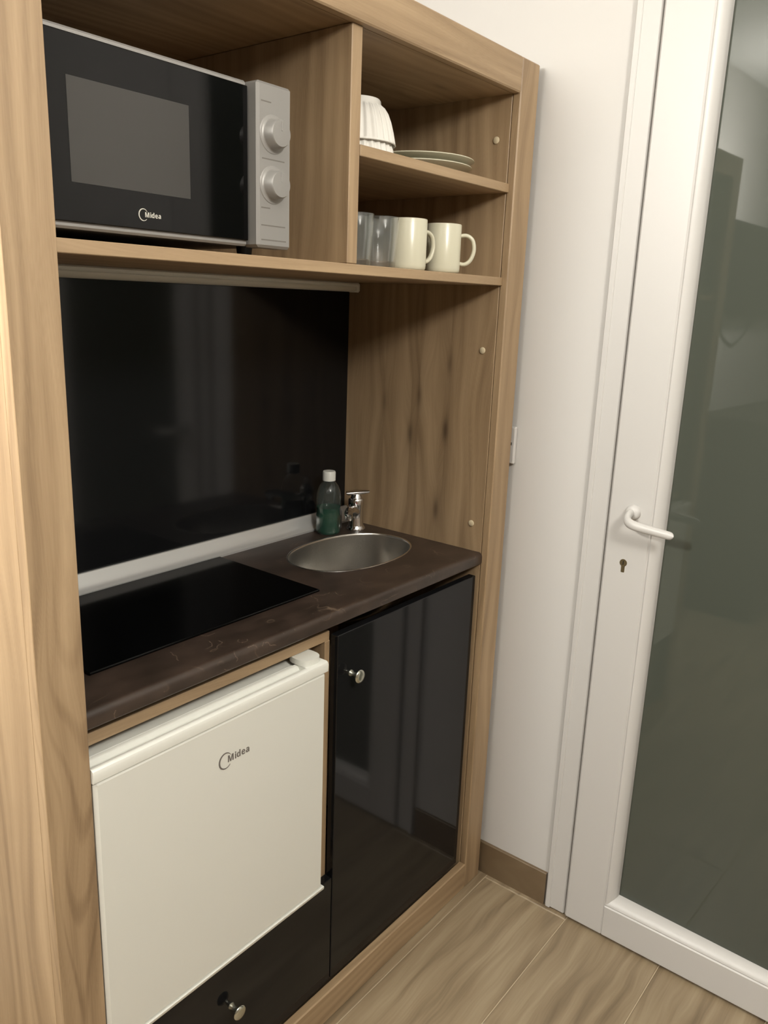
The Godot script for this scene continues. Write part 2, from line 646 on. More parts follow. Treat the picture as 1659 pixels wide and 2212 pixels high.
func plank_mesh(l: float, w: float) -> ArrayMesh:
	# a flat tile with a 1.5 mm chamfer round its top; uv along the plank
	var st := new_st()
	var b := 0.0015
	var h := Vector3(l * 0.5, 0.004, w * 0.5)
	var u := func(p: Vector3) -> Vector2: return Vector2(p.x / 1.2 + 0.5, p.z / 0.24 + 0.5)
	var top := [Vector3(-h.x + b, h.y, -h.z + b), Vector3(h.x - b, h.y, -h.z + b), Vector3(h.x - b, h.y, h.z - b), Vector3(-h.x + b, h.y, h.z - b)]
	var mid := [Vector3(-h.x, h.y - b, -h.z), Vector3(h.x, h.y - b, -h.z), Vector3(h.x, h.y - b, h.z), Vector3(-h.x, h.y - b, h.z)]
	tri(st, top[0], top[1], top[2], Vector3.UP, u.call(top[0]), u.call(top[1]), u.call(top[2]))
	tri(st, top[0], top[2], top[3], Vector3.UP, u.call(top[0]), u.call(top[2]), u.call(top[3]))
	for k in 4:
		var m := (k + 1) % 4
		var o: Vector3 = [Vector3(0, 1, -1), Vector3(1, 1, 0), Vector3(0, 1, 1), Vector3(-1, 1, 0)][k].normalized()
		tri(st, top[k], top[m], mid[m], o, u.call(top[k]), u.call(top[m]), u.call(mid[m]))
		tri(st, top[k], mid[m], mid[k], o, u.call(top[k]), u.call(mid[m]), u.call(mid[k]))
		var s := Vector3(o.x, 0, o.z).normalized()
		var low0: Vector3 = mid[k] + Vector3(0, -0.005, 0)
		var low1: Vector3 = mid[m] + Vector3(0, -0.005, 0)
		tri(st, mid[k], mid[m], low1, s)
		tri(st, mid[k], low1, low0, s)
	return st.commit()


func skirting_mesh(z0: float, z1: float) -> ArrayMesh:
	var st := new_st()
	var x0 := WALL_X - 0.0085
	var poly := PackedVector2Array([Vector2(WALL_X, 0.0), Vector2(x0, 0.0), Vector2(x0, 0.0915), Vector2(x0 + 0.0015, 0.093), Vector2(WALL_X, 0.093)])
	prism_into(st, poly, 2, z0, z1, 0, 1)
	return st.commit()


# ------------------------------------------------------------------ the glazed door
func build_door() -> void:
	var d := struct("door_1", "white plastic door with a tall grey-green glass pane and lever handle", "door")
	var fx := 0.011      # face of the fixed frame
	var lx := 0.002      # face of the leaf
	var z0 := 0.256      # leaf's handle edge
	var z1 := 1.15
	var y0 := 0.008
	var y1 := 2.28
	# fixed frame: jambs and head, each with a raised outer lip
	for s in [0, 1]:
		var za := 0.198 if s == 0 else z1 - 0.006
		var zb := z0 - 0.006 if s == 0 else 1.216
		var lip0 := za if s == 0 else zb - 0.013
		part("jamb", jamb_mesh(fx, lip0, za, zb), M.pvc, d)
	boxpart("door_stop", Vector3(0.019, 0.0, z0 - 0.0065), Vector3(WALL_X + 0.06, y1, z0 - 0.0003), M.pvc, d, 1, 0.0)
	boxpart("head", Vector3(fx, y1 - 0.006, z0), Vector3(WALL_X + 0.06, 2.35, z1), M.pvc, d, 2, 0.003)
	# leaf: two stiles and two rails with rounded outer corners
	var sw := 0.100
	var bx := WALL_X + 0.055
	boxpart("stile", Vector3(lx, y0, z0), Vector3(bx, y1, z0 + sw), M.pvc, d, 1, 0.004)
	boxpart("stile", Vector3(lx, y0, z1 - sw), Vector3(bx, y1, z1), M.pvc, d, 1, 0.004)
	boxpart("rail", Vector3(lx, y0, z0 + sw - 0.0035), Vector3(bx, y0 + 0.088, z1 - sw + 0.0035), M.pvc, d, 2, 0.0039)
	boxpart("rail", Vector3(lx, y1 - 0.088, z0 + sw - 0.0035), Vector3(bx, y1, z1 - sw + 0.0035), M.pvc, d, 2, 0.0039)
	# glazing beads: sloping from the leaf's face down to the glass
	var gx := lx + 0.022
	var gz0 := z0 + sw
	var gz1 := z1 - sw
	var gy0 := y0 + 0.088
	var gy1 := y1 - 0.088
	var bw := 0.021
	for s in [0, 1]:
		var e := gz0 if s == 0 else gz1
		var sg := 1.0 if s == 0 else -1.0
		var poly := PackedVector2Array([Vector2(lx + 0.004, e - sg * 0.002), Vector2(lx + 0.0005, e + sg * 0.002), Vector2(lx + 0.002, e + sg * 0.007), Vector2(gx - 0.006, e + sg * (bw - 0.003)), Vector2(gx + 0.002, e + sg * bw), Vector2(bx, e + sg * bw), Vector2(bx, e - sg * 0.002)])
		part("glazing_bead", prism(poly, 1, gy0, gy1, 0, 2), M.pvc, d)
		var ey := gy0 if s == 0 else gy1
		var poly2 := PackedVector2Array([Vector2(lx + 0.004, ey - sg * 0.002), Vector2(lx + 0.0005, ey + sg * 0.002), Vector2(lx + 0.002, ey + sg * 0.007), Vector2(gx - 0.006, ey + sg * (bw - 0.003)), Vector2(gx + 0.002, ey + sg * bw), Vector2(bx - 0.01, ey + sg * bw), Vector2(bx - 0.01, ey - sg * 0.002)])
		part("glazing_bead", prism(poly2, 2, gz0, gz1, 0, 1), M.pvc, d)
	var pane := boxpart("glass_pane", Vector3(gx + 0.004, gy0 + 0.012, gz0 + 0.012), Vector3(gx + 0.012, gy1 - 0.012, gz1 - 0.012), M.satin_glass, d, 1, 0.0, "grey-green satin glass")
	pane.rotation.y = -0.026     # the pane sits slightly askew in its beads
	# lever handle
	var hy := 1.088
	var hz := 0.312
	var rose := new_st()
	lathe_into(rose, [Vector2(0.0, 0.011), Vector2(0.010, 0.011), Vector2(0.0145, 0.0085), Vector2(0.0165, 0.004), Vector2(0.017, 0.0)], 28, 0, 0.0, Vector2(-1e9, 1e9), Transform3D(Basis(Vector3.BACK, PI / 2), Vector3(lx, hy, hz)))
	var handle := part("door_handle", rose.commit(), M.pvc, d)
	part("lever", tube(curve([Vector3(lx - 0.004, hy, hz), Vector3(lx - 0.022, hy - 0.002, hz - 0.001), Vector3(lx - 0.038, hy - 0.010, hz + 0.003), Vector3(lx - 0.045, hy - 0.016, hz + 0.016), Vector3(lx - 0.045, hy - 0.020, hz + 0.045), Vector3(lx - 0.044, hy - 0.024, hz + 0.098)], 26), lever_radii(26), 18, 0.8), M.pvc, handle)
	# euro-profile lock cylinder
	var key := new_st()
	lathe_into(key, [Vector2(0.0, 0.0006), Vector2(0.0040, 0.0006), Vector2(0.0042, 0.0012), Vector2(0.0080, 0.0012), Vector2(0.0085, 0.0004), Vector2(0.0085, -0.01)], 24, 0, 0.0, Vector2(-1e9, 1e9), Transform3D(Basis(Vector3.BACK, PI / 2), Vector3(lx, 0.970, 0.303)))
	cbox(Vector3(0.006, 0.020, 0.0095), 0.002, 1, Vector2.ZERO, key, Vector3(lx + 0.0016, 0.957, 0.303))
	var lock := part("lock_cylinder", key.commit(), M.brass, d, Vector3.ZERO, "brass coloured lock cylinder")
	boxpart("keyway", Vector3(lx - 0.0016, 0.9655, 0.3022), Vector3(lx + 0.001, 0.9745, 0.3038), M.black_plastic, lock, 1, 0.0002)


func lever_radii(n: int) -> Array:
	var r := []
	for k in n:
		var t := k / (n - 1.0)
		r.append(lerpf(0.0085, 0.0105, clampf(t * 3.0, 0, 1)) if t < 0.4 else lerpf(0.0105, 0.0088, (t - 0.4) / 0.6))
	return r


func jamb_mesh(fx: float, lip0: float, za: float, zb: float) -> ArrayMesh:
	var st := new_st()
	cbox(Vector3(WALL_X + 0.06 - fx, 2.345, zb - za), 0.003, 1, Vector2.ZERO, st, Vector3((fx + WALL_X + 0.06) * 0.5, 1.1755, (za + zb) * 0.5))
	cbox(Vector3(0.008, 2.347, 0.013), 0.002, 1, Vector2.ZERO, st, Vector3(fx + 0.0008, 1.1755, lip0 + 0.0065))
	return st.commit()


# ------------------------------------------------------------------ the cabinet
func build_cabinet() -> void:
	var c := thing("kitchen_cabinet", "tall oak-effect kitchenette cabinet with open shelves above and a proud frame", "cabinet")
	var L := -1.2
	var I := -1.132     # inner edge of the left post
	var R := -0.072     # inner face on the right
	var H := 2.01
	part("post", cbox(Vector3(I - L, H, 0.02), 0.0009, 1, Vector2(0.25, 0.5)), M.wood, c, Vector3((L + I) * 0.5, H * 0.5, -0.01))
	boxpart("post", Vector3(R, 0, -0.02), Vector3(0, H, 0), M.wood, c, 1, 0.0025)
	boxpart("top_board", Vector3(I, 1.942, -0.02), Vector3(R, H, 0), M.wood, c, 0, 0.0025)
	boxpart("bottom_rail", Vector3(I, 0, -0.02), Vector3(R, 0.074, 0), M.wood, c, 0, 0.0025)
	boxpart("side_panel", Vector3(L, 0, -0.48), Vector3(L + 0.019, H, -0.0201), M.wood, c, 1, 0.0004)
	part("side_panel", cbox(Vector3(0.07, H, 0.4595), 0.001, 1, Vector2(0.55, 0.47)), M.knotty, c, Vector3(-0.0365, H * 0.5, -0.2502), "side panel with dark knots")
	boxpart("back_panel", Vector3(L + 0.0192, 0.04, -0.48), Vector3(R - 0.0002, 1.942, -0.468), M.wood, c, 1, 0.0)
	boxpart("top_panel", Vector3(L + 0.0192, 1.9425, -0.48), Vector3(R - 0.0002, 1.96, -0.0203), M.wood, c, 0, 0.0)
	var sh := boxpart("shelf", Vector3(L + 0.0192, 1.556, -0.4678), Vector3(R - 0.0002, 1.5735, -0.0205), M.wood, c, 0, 0.0)
	boxpart("edge_band", Vector3(I + 0.0003, 1.556, -0.0205), Vector3(R - 0.0002, 1.5735, -0.013), M.wood, sh, 0, 0.001).position -= sh.position
	boxpart("shelf", Vector3(-0.5655, 1.748, -0.4678), Vector3(R - 0.0002, 1.766, -0.013), M.wood, c, 0, 0.001)
	boxpart("divider", Vector3(-0.592, 1.5737, -0.4678), Vector3(-0.566, 1.9423, -0.0135), M.wood, c, 1, 0.0015)
	# base unit
	boxpart("base_top", Vector3(-1.1308, 0.870, -0.45), Vector3(-0.588, 0.890, -0.04), M.wood, c, 0, 0.001)
	boxpart("base_divider", Vector3(-0.601, 0.0745, -0.45), Vector3(-0.587, 0.870, -0.04), M.wood, c, 1, 0.0008)
	boxpart("fridge_shelf", Vector3(-1.1343, 0.330, -0.45), Vector3(-0.601, 0.350, -0.045), M.wood, c, 0, 0.001)
	boxpart("base_floor", Vector3(-1.1308, 0.056, -0.45), Vector3(R - 0.0005, 0.0738, -0.045), M.wood, c, 0, 0.001)
	boxpart("support_panel", Vector3(-1.18, 0.0, -0.45), Vector3(-1.1345, 0.905, -0.0205), M.wood, c, 1, 0.001)
	# pale cover caps on the right side panel
	for y in [1.855, 1.413, 1.005]:
		var st := new_st()
		lathe_into(st, [Vector2(0.0, 0.0012), Vector2(0.0062, 0.0012), Vector2(0.0075, 0.0), Vector2(0.0075, -0.001)], 20, 0, 0.0, Vector2(-1e9, 1e9), Transform3D(Basis(Vector3.BACK, PI / 2), Vector3(R - 0.0015, y, -0.052)))
		part("cover_cap", st.commit(), plain(Color(0.80, 0.74, 0.62), 0.5), c, Vector3.ZERO, "pale round cover cap")
	# black fronts
	var door := boxpart("cabinet_door", Vector3(-0.586, 0.079, -0.0385), Vector3(-0.090, 0.884, -0.0195), M.black_gloss, c, 1, 0.0012, "glossy black cabinet door")
	knob(door, Vector3(-0.545, 0.792, -0.0195) - door.position)
	var dr := boxpart("drawer_front", Vector3(-1.129, 0.079, -0.0385), Vector3(-0.589, 0.338, -0.0195), M.black_gloss, c, 0, 0.0012, "glossy black drawer front")
	knob(dr, Vector3(-0.866, 0.226, -0.0195) - dr.position)


func knob(front: Node3D, at: Vector3) -> void:
	var st := new_st()
	var xf := Transform3D(Basis(Vector3.RIGHT, PI / 2), at)
	lathe_into(st, [Vector2(0.0070, -0.001), Vector2(0.0068, 0.002), Vector2(0.0045, 0.005), Vector2(0.0042, 0.015), Vector2(0.0075, 0.019), Vector2(0.0125, 0.0215), Vector2(0.0138, 0.0240), Vector2(0.0125, 0.0262), Vector2(0.007, 0.0275), Vector2(0.0, 0.0278)], 28, 0, 0.0, Vector2(-1e9, 1e9), xf)
	part("knob", st.commit(), plain(Color(0.75, 0.75, 0.70), 0.22, 0.9), front, Vector3.ZERO, "satin metal knob")


# ------------------------------------------------------------------ worktop
const SINK := [-0.284, -0.249, 0.171, 0.113, 2.2]


func build_worktop() -> void:
	var t := thing("worktop", "dark brown marble-effect worktop with a rounded front edge", "worktop")
	var x0 := -1.1312
	var x1 := -0.0724
	var zb := -0.4545
	var zf := -0.0155
	var yt := 0.938
	var yb := 0.909
	var st := new_st()
	# rounded front strip
	var poly := PackedVector2Array()
	var r := 0.011
	for k in 9:
		var a := PI / 2 * k / 8.0
		poly.append(Vector2(zf - r + r * sin(a), yt - r + r * cos(a)))
	for k in 6:
		var a := PI / 2 * k / 5.0
		poly.append(Vector2(zf - 0.005 + 0.005 * cos(a), yb + 0.005 - 0.005 * sin(a)))
	poly.append(Vector2(-0.06, yb))
	poly.append(Vector2(-0.06, yt))
	prism_into(st, poly, 0, x0, x1, 2, 1)
	# flat field with the sink's opening: strips from the opening to the field's outline
	var n := 96
	var hole := super_ring(SINK[0], SINK[1], SINK[2], SINK[3], SINK[4], n)
	var hx0 := -0.5
	var c := Vector2(SINK[0], SINK[1])
	var rect := Rect2(hx0, zb, x1 - hx0, -0.06 - zb)
	var outer := []
	for p in hole:
		var d := (p - c).normalized()
		var s := 1e9
		if absf(d.x) > 1e-6:
			s = minf(s, ((rect.end.x if d.x > 0 else rect.position.x) - c.x) / d.x)
		if absf(d.y) > 1e-6:
			s = minf(s, ((rect.end.y if d.y > 0 else rect.position.y) - c.y) / d.y)
		outer.append(c + d * s)
	for k in n:
		var m := (k + 1) % n
		for y in [yt, yb]:
			var up := Vector3.UP if y == yt else Vector3.DOWN
			var a := Vector3(hole[k].x, y, hole[k].y)
			var b := Vector3(hole[m].x, y, hole[m].y)
			var oc := Vector3(outer[m].x, y, outer[m].y)
			var od := Vector3(outer[k].x, y, outer[k].y)
			tri(st, a, b, oc, up)
			tri(st, a, oc, od, up)
			if absf(oc.x - od.x) > 1e-5 and absf(oc.z - od.z) > 1e-5:
				var corner := Vector3(rect.end.x if c.x < minf(oc.x, od.x) + 0.02 else rect.position.x, y, rect.end.y if maxf(oc.z, od.z) > c.y else rect.position.y)
				tri(st, oc, od, corner, up)
	cbox(Vector3(hx0 - x0, yt - yb, -0.06 - zb), 0.0, 0, Vector2.ZERO, st, Vector3((hx0 + x0) * 0.5, (yt + yb) * 0.5, (zb - 0.06) * 0.5))
	part("slab", st.commit(), M.marble, t)
	# aluminium upstand along the back
	var up := PackedVector2Array([Vector2(-0.4545, yt), Vector2(-0.4265, yt), Vector2(-0.4260, yt + 0.005), Vector2(-0.4300, yt + 0.008)])
	for k in 7:
		var a := k / 6.0
		up.append(Vector2(lerpf(-0.4315, -0.4470, a), yt + 0.009 + 0.026 * a * a * 0.6 + 0.0104 * a))
	up.append(Vector2(-0.4490, yt + 0.0375))
	up.append(Vector2(-0.4545, yt + 0.0375))
	part("upstand_strip", prism(up, 0, x0, x1, 2, 1), M.alu, t, Vector3.ZERO, "brushed aluminium upstand strip")


func build_splashback() -> void:
	var t := thing("splashback", "glossy black splashback panel between the worktop and the long shelf", "splashback", Vector3(-0.6, 0.965, -0.4615))
	part("panel", cbox(Vector3(1.055, 0.589, 0.012), 0.001), plain(Color(0.068, 0.07, 0.075), 0.1, 0.0, 0.42), t, Vector3(-0.0005, 0.2955, 0.0))


func build_under_shelf_light() -> void:
	var t := thing("under_shelf_light", "slim white strip light, switched off, under the back of the long shelf", "strip light", Vector3(-0.6, 1.5555, -0.425))
	part("housing", cbox(Vector3(1.02, 0.010, 0.034), 0.003, 0), M.white, t, Vector3(0, -0.005, 0))
	var poly := PackedVector2Array()
	for k in 13:
		var a := PI * k / 12.0
		poly.append(Vector2(0.015 * cos(a), -0.0102 - 0.012 * sin(a)))
	part("diffuser", prism(poly, 0, -0.50, 0.50, 2, 1), plain(Color(0.80, 0.79, 0.75), 0.45), t)
	for s in [-1.0, 1.0]:
		part("end_cap", cbox(Vector3(0.012, 0.023, 0.034), 0.004, 0), M.white, t, Vector3(s * 0.508, -0.0118, 0))


func build_hob() -> void:
	var t := thing("hob", "flat black glass hob set into the left of the worktop", "hob", Vector3(-0.797, 0.938, -0.268))
	part("glass_top", cbox(Vector3(0.520, 0.005, 0.308), 0.0015), M.hob_glass, t, Vector3(0, 0.0026, 0))


func build_sink() -> void:
	var t := thing("sink", "small oval stainless steel sink bowl set into the worktop", "sink", Vector3(SINK[0], 0.938, SINK[1]))
	var n := 96
	var st := new_st()
	# (scale, extra rim width, depth)
	var rows := [[1.0, 0.003, 0.0002], [1.0, 0.0025, 0.0012], [1.0, 0.0, 0.0012], [1.0, -0.0015, 0.0004], [1.0, -0.003, -0.004], [0.99, -0.003, -0.05], [0.975, -0.003, -0.100], [0.95, -0.003, -0.118], [0.90, -0.003, -0.130], [0.80, 0.0, -0.138], [0.5, 0.0, -0.142], [0.2, 0.0, -0.1445]]
	var rings := []
	for r in rows:
		var ring := []
		for p in super_ring(0, 0, SINK[2] * r[0] + r[1], SINK[3] * r[0] + r[1], SINK[4], n):
			ring.append(Vector3(p.x, r[2], p.y))
		rings.append(ring)
	var normals := []
	for i in rings.size():
		var row := []
		for k in n:
			var du: Vector3 = rings[i][(k + 1) % n] - rings[i][(k + n - 1) % n]
			var dv: Vector3 = rings[mini(i + 1, rings.size() - 1)][k] - rings[maxi(i - 1, 0)][k]
			var nn := du.cross(dv).normalized()
			var inward := Vector3(-rings[i][k].x, 0.25, -rings[i][k].z)
			row.append(nn if nn.dot(inward) > 0 else -nn)
		normals.append(row)
	for i in rings.size() - 1:
		for k in n:
			var m := (k + 1) % n
			smooth_quad(st, [rings[i][k], rings[i][m], rings[i + 1][m], rings[i + 1][k]], [normals[i][k], normals[i][m], normals[i + 1][m], normals[i + 1][k]])
	part("bowl", st.commit(), M.steel, t)
	part("drain", lathe([Vector2(0.04, -0.1425), Vector2(0.036, -0.1395), Vector2(0.030, -0.1425), Vector2(0.012, -0.1435), Vector2(0.0, -0.1415)], 32), M.chrome, t)


func build_tap() -> void:
	var t := thing("tap", "small chrome mixer tap standing in the corner behind the sink", "tap", Vector3(-0.129, 0.9383, -0.367))
	part("body", lathe([Vector2(0.0, 0.0), Vector2(0.025, 0.0), Vector2(0.025, 0.004), Vector2(0.0215, 0.008), Vector2(0.0195, 0.012), Vector2(0.0190, 0.055), Vector2(0.0205, 0.066), Vector2(0.0205, 0.078), Vector2(0.0180, 0.082), Vector2(0.0, 0.083)], 32), M.chrome, t)
	var d := Vector3(-0.86, 0.0, 0.50).normalized()
	var spout := part("spout", tube(curve([d * 0.006 + Vector3(0, 0.046, 0), d * 0.05 + Vector3(0, 0.062, 0), d * 0.09 + Vector3(0, 0.070, 0), d * 0.108 + Vector3(0, 0.069, 0)], 14), spread(0.0125, 0.0105, 14), 18), M.chrome, t)
	part("aerator", lathe([Vector2(0.0, 0.0), Vector2(0.0085, 0.0), Vector2(0.0095, 0.004), Vector2(0.0095, 0.016)], 24), M.chrome, spout, d * 0.103 + Vector3(0, 0.050, 0))
	var lv := Vector3(0.62, 0.0, 0.78)
	var lever := part("lever", tube([Vector3(-0.018, 0.096, -0.012), Vector3(0.0, 0.097, 0.0), lv * 0.030 + Vector3(0, 0.100, 0)], [0.006, 0.0075, 0.0042], 16, 1.6), M.chrome, t)
	part("lever_neck", lathe([Vector2(0.0155, 0.082), Vector2(0.0135, 0.088), Vector2(0.010, 0.095), Vector2(0.0, 0.096)], 24), M.chrome, lever)
	var dot := new_st()
	lathe_into(dot, [Vector2(0.0, 0.0012), Vector2(0.003, 0.0012), Vector2(0.0036, 0.0)], 16, 0, 0.0, Vector2(-1e9, 1e9), Transform3D(Basis(Vector3(0, 1, 0), -0.71) * Basis(Vector3.BACK, PI / 2), Vector3(-0.0150, 0.0725, 0.0132)))
	part("temperature_mark", dot.commit(), plain(Color(0.65, 0.10, 0.08), 0.4), t, Vector3.ZERO, "red dot")


func spread(a: float, b: float, n: int) -> Array:
	var r := []
	for k in n:
		r.append(lerpf(a, b, k / (n - 1.0)))
	return r


# ------------------------------------------------------------------ fridge
func build_fridge() -> void:
	var f := thing("fridge", "small white table-top fridge in the bay under the worktop", "fridge", Vector3(-0.888, 0.3505, 0.0))
	var b := f.position
	boxpart("body", Vector3(-1.124, 0.356, -0.43) - b, Vector3(-0.652, 0.851, -0.039) - b, M.enamel, f, 1, 0.004)
	boxpart("gasket", Vector3(-1.120, 0.364, -0.0388) - b, Vector3(-0.656, 0.847, -0.0335) - b, plain(Color(0.5, 0.5, 0.5), 0.7), f, 1, 0.0)
	for x in [-1.09, -0.69]:
		part("foot", lathe([Vector2(0.014, 0.0), Vector2(0.014, 0.006), Vector2(0.0, 0.006)], 16), M.grey, f, Vector3(x, 0.3502, -0.08) - b)
		part("foot", lathe([Vector2(0.014, 0.0), Vector2(0.014, 0.006), Vector2(0.0, 0.006)], 16), M.grey, f, Vector3(x, 0.3502, -0.39) - b)
	var door := boxpart("fridge_door", Vector3(-1.1300, 0.362, -0.033) - b, Vector3(-0.644, 0.837, 0.004) - b, M.enamel, f, 1, 0.005)
	var o := -door.position
	# moulded top trim with a finger groove
	var poly := PackedVector2Array([Vector2(0.0035, 0.8365), Vector2(0.0055, 0.838), Vector2(0.0060, 0.8515), Vector2(0.0045, 0.8560), Vector2(0.0010, 0.8580), Vector2(-0.0060, 0.8580), Vector2(-0.0090, 0.8555), Vector2(-0.0115, 0.8490), Vector2(-0.0220, 0.8490), Vector2(-0.0250, 0.8550), Vector2(-0.0280, 0.8565), Vector2(-0.0330, 0.8565), Vector2(-0.0330, 0.8365)])
	var trim := part("top_trim", prism(poly, 0, -1.1315, -0.69, 2, 1), M.white, door, o - b)
	var end := PackedVector2Array([Vector2(0.0035, 0.8365), Vector2(0.0055, 0.838), Vector2(0.0060, 0.8515), Vector2(0.0045, 0.8560), Vector2(0.0010, 0.8580), Vector2(-0.0330, 0.8580), Vector2(-0.0330, 0.8365)])
	part("trim_end", prism(end, 0, -0.69, -0.6405, 2, 1), M.white, trim)
	var low := PackedVector2Array([Vector2(0.0035, 0.3625), Vector2(0.0060, 0.3615), Vector2(0.0055, 0.3560), Vector2(0.0020, 0.3525), Vector2(-0.0330, 0.3525), Vector2(-0.0330, 0.3625)])
	part("bottom_trim", prism(low, 0, -1.1315, -0.6405, 2, 1), M.white, door, o - b)
	# hinge cover
	var hp := PackedVector2Array()
	for k in 24:
		var a := TAU * k / 24.0
		hp.append(Vector2(-0.668 + 0.024 * signf(cos(a)) * pow(absf(cos(a)), 0.6), -0.030 + 0.026 * signf(sin(a)) * pow(absf(sin(a)), 0.8)))
	part("hinge_cover", prism(hp, 1, 0.8583, 0.8692, 0, 2), M.white, f, -b)
	# brand lettering
	logo(door, Vector3(-0.873, 0.7635, 0.0042) - b + o, 0.0235, plain(Color(0.44, 0.42, 0.40), 0.4, 0.2), "grey maker's lettering")


# swoosh ring and the word, on a surface facing +z; the width of the whole is about 2.7 times s
func logo(parent: Node, at: Vector3, s: float, mat: Material, label: String) -> void:
	var tm := TextMesh.new()
	var font := SystemFont.new()
	font.font_names = PackedStringArray(["Droid Sans"])
	font.font_weight = 700
	tm.font = font
	tm.text = "Midea"
	tm.font_size = 48
	tm.pixel_size = s * 0.0148
	tm.depth = 0.0006
	tm.horizontal_alignment = HORIZONTAL_ALIGNMENT_LEFT
	tm.vertical_alignment = VERTICAL_ALIGNMENT_BOTTOM
	part("lettering", tm, mat, parent, at + Vector3(-0.575 * s, -0.40 * s, 0.0), label)
	# open ring round the first letter, thicker on the left
	var st := new_st()
	var n := 36
	for k in n:
		var q := []
		for e in [k, k + 1]:
			var tt: float = e / float(n)
			var a := lerpf(0.55, TAU - 0.75, tt)
			var w := s * (0.03 + 0.085 * sin(PI * tt))
			var d := Vector2(cos(a), sin(a))
			var pc := Vector2(d.x * s * 0.56, d.y * s * 0.60)
			q.append([pc - d * w * 0.5, pc + d * w * 0.5])
		var v := []
		for p in [q[0][0], q[0][1], q[1][1], q[1][0]]:
			v.append(Vector3(p.x, p.y, 0.0006))
		tri(st, v[0], v[1], v[2], Vector3.BACK)
		tri(st, v[0], v[2], v[3], Vector3.BACK)
		for pr in [[0, 3, -1.0], [1, 2, 1.0]]:
			var a0: Vector3 = v[pr[0]]
			var b0: Vector3 = v[pr[1]]
			var nn: Vector3 = Vector3(a0.x, a0.y, 0).normalized() * pr[2]
			tri(st, a0, b0, b0 - Vector3(0, 0, 0.0006), nn)
			tri(st, a0, b0 - Vector3(0, 0, 0.0006), a0 - Vector3(0, 0, 0.0006), nn)
	part("emblem_ring", st.commit(), mat, parent, at + Vector3(-0.745 * s, 0, 0))


# ------------------------------------------------------------------ microwave
func build_microwave() -> void:
	var m := thing("microwave", "silver microwave oven with a black glass door on the long shelf", "microwave", Vector3(-0.954, 1.5738, -0.2))
	var b := m.position
	var x0 := -1.178
	var xs := -0.796
	var x1 := -0.725
	var y0 := 1.587
	var y1 := 1.8165
	boxpart("casing", Vector3(x0, y0 + 0.002, -0.40) - b, Vector3(x1 - 0.002, y1 - 0.001, -0.050) - b, M.silver, m, 0, 0.003)
	for x in [x0 + 0.04, x1 - 0.04]:
		for z in [-0.08, -0.36]:
			part("foot", lathe([Vector2(0.011, 0.0), Vector2(0.013, 0.0155), Vector2(0.0, 0.0155)], 16), M.black_plastic, m, Vector3(x, 1.5736, z) - b)
	# door: silver tray with black glass front
	var door := boxpart("microwave_door", Vector3(x0, y0, -0.050) - b, Vector3(xs, y1, -0.038) - b, M.silver, m, 0, 0.003)
	var o := -door.position - b
	boxpart("door_glass", Vector3(x0 + 0.003, y0 + 0.008, -0.038) + o, Vector3(xs - 0.002, y1 - 0.0075, -0.0335) + o, M.black_glass, door, 0, 0.001)
	# the see-through area: a fine perforated grey screen behind the glass
	boxpart("window_screen", Vector3(-1.088, 1.642, -0.0336) + o, Vector3(-0.906, 1.762, -0.0332) + o, plain(Color(0.185, 0.18, 0.168), 0.12), door, 0, 0.0, "grey viewing window")
	logo(door, Vector3(-0.976, 1.6135, -0.0335) + o, 0.0125, plain(Color(0.75, 0.74, 0.70), 0.4), "pale maker's lettering")
	# control panel
	var panel := boxpart("control_panel", Vector3(xs + 0.001, y0 - 0.001, -0.050) - b, Vector3(x1, y1 + 0.0005, -0.016) - b, M.silver, m, 1, 0.004)
	var po := -panel.position - b
	for y in [1.7475, 1.677]:
		var st := new_st()
		var xf := Transform3D(Basis(Vector3.RIGHT, PI / 2), Vector3(-0.7640, y, -0.016) + po)
		lathe_into(st, [Vector2(0.0275, -0.0005), Vector2(0.0270, 0.0008), Vector2(0.0260, 0.0012), Vector2(0.0225, 0.0012), Vector2(0.0205, 0.0035), Vector2(0.0195, 0.0165), Vector2(0.0180, 0.0188), Vector2(0.0, 0.0192)], 40, 0, 0.0, Vector2(-1e9, 1e9), xf)
		cbox(Vector3(0.0022, 0.013, 0.0012), 0.0003, 1, Vector2.ZERO, st, Vector3(-0.7640, y + 0.010, -0.016 + 0.0195) + po)
		part("dial", st.commit(), M.silver, panel, Vector3.ZERO, "round silver dial")
	for g in [[1.7895, -0.788, -0.768], [1.7115, -0.786, -0.740], [1.6425, -0.788, -0.770], [1.6175, -0.788, -0.738], [1.5965, -0.788, -0.736]]:
		boxpart("printed_line", Vector3(g[1], g[0], -0.0163) + po, Vector3(g[2], g[0] + 0.0018, -0.0158) + po, plain(Color(0.42, 0.40, 0.38), 0.5), panel, 0, 0.0)


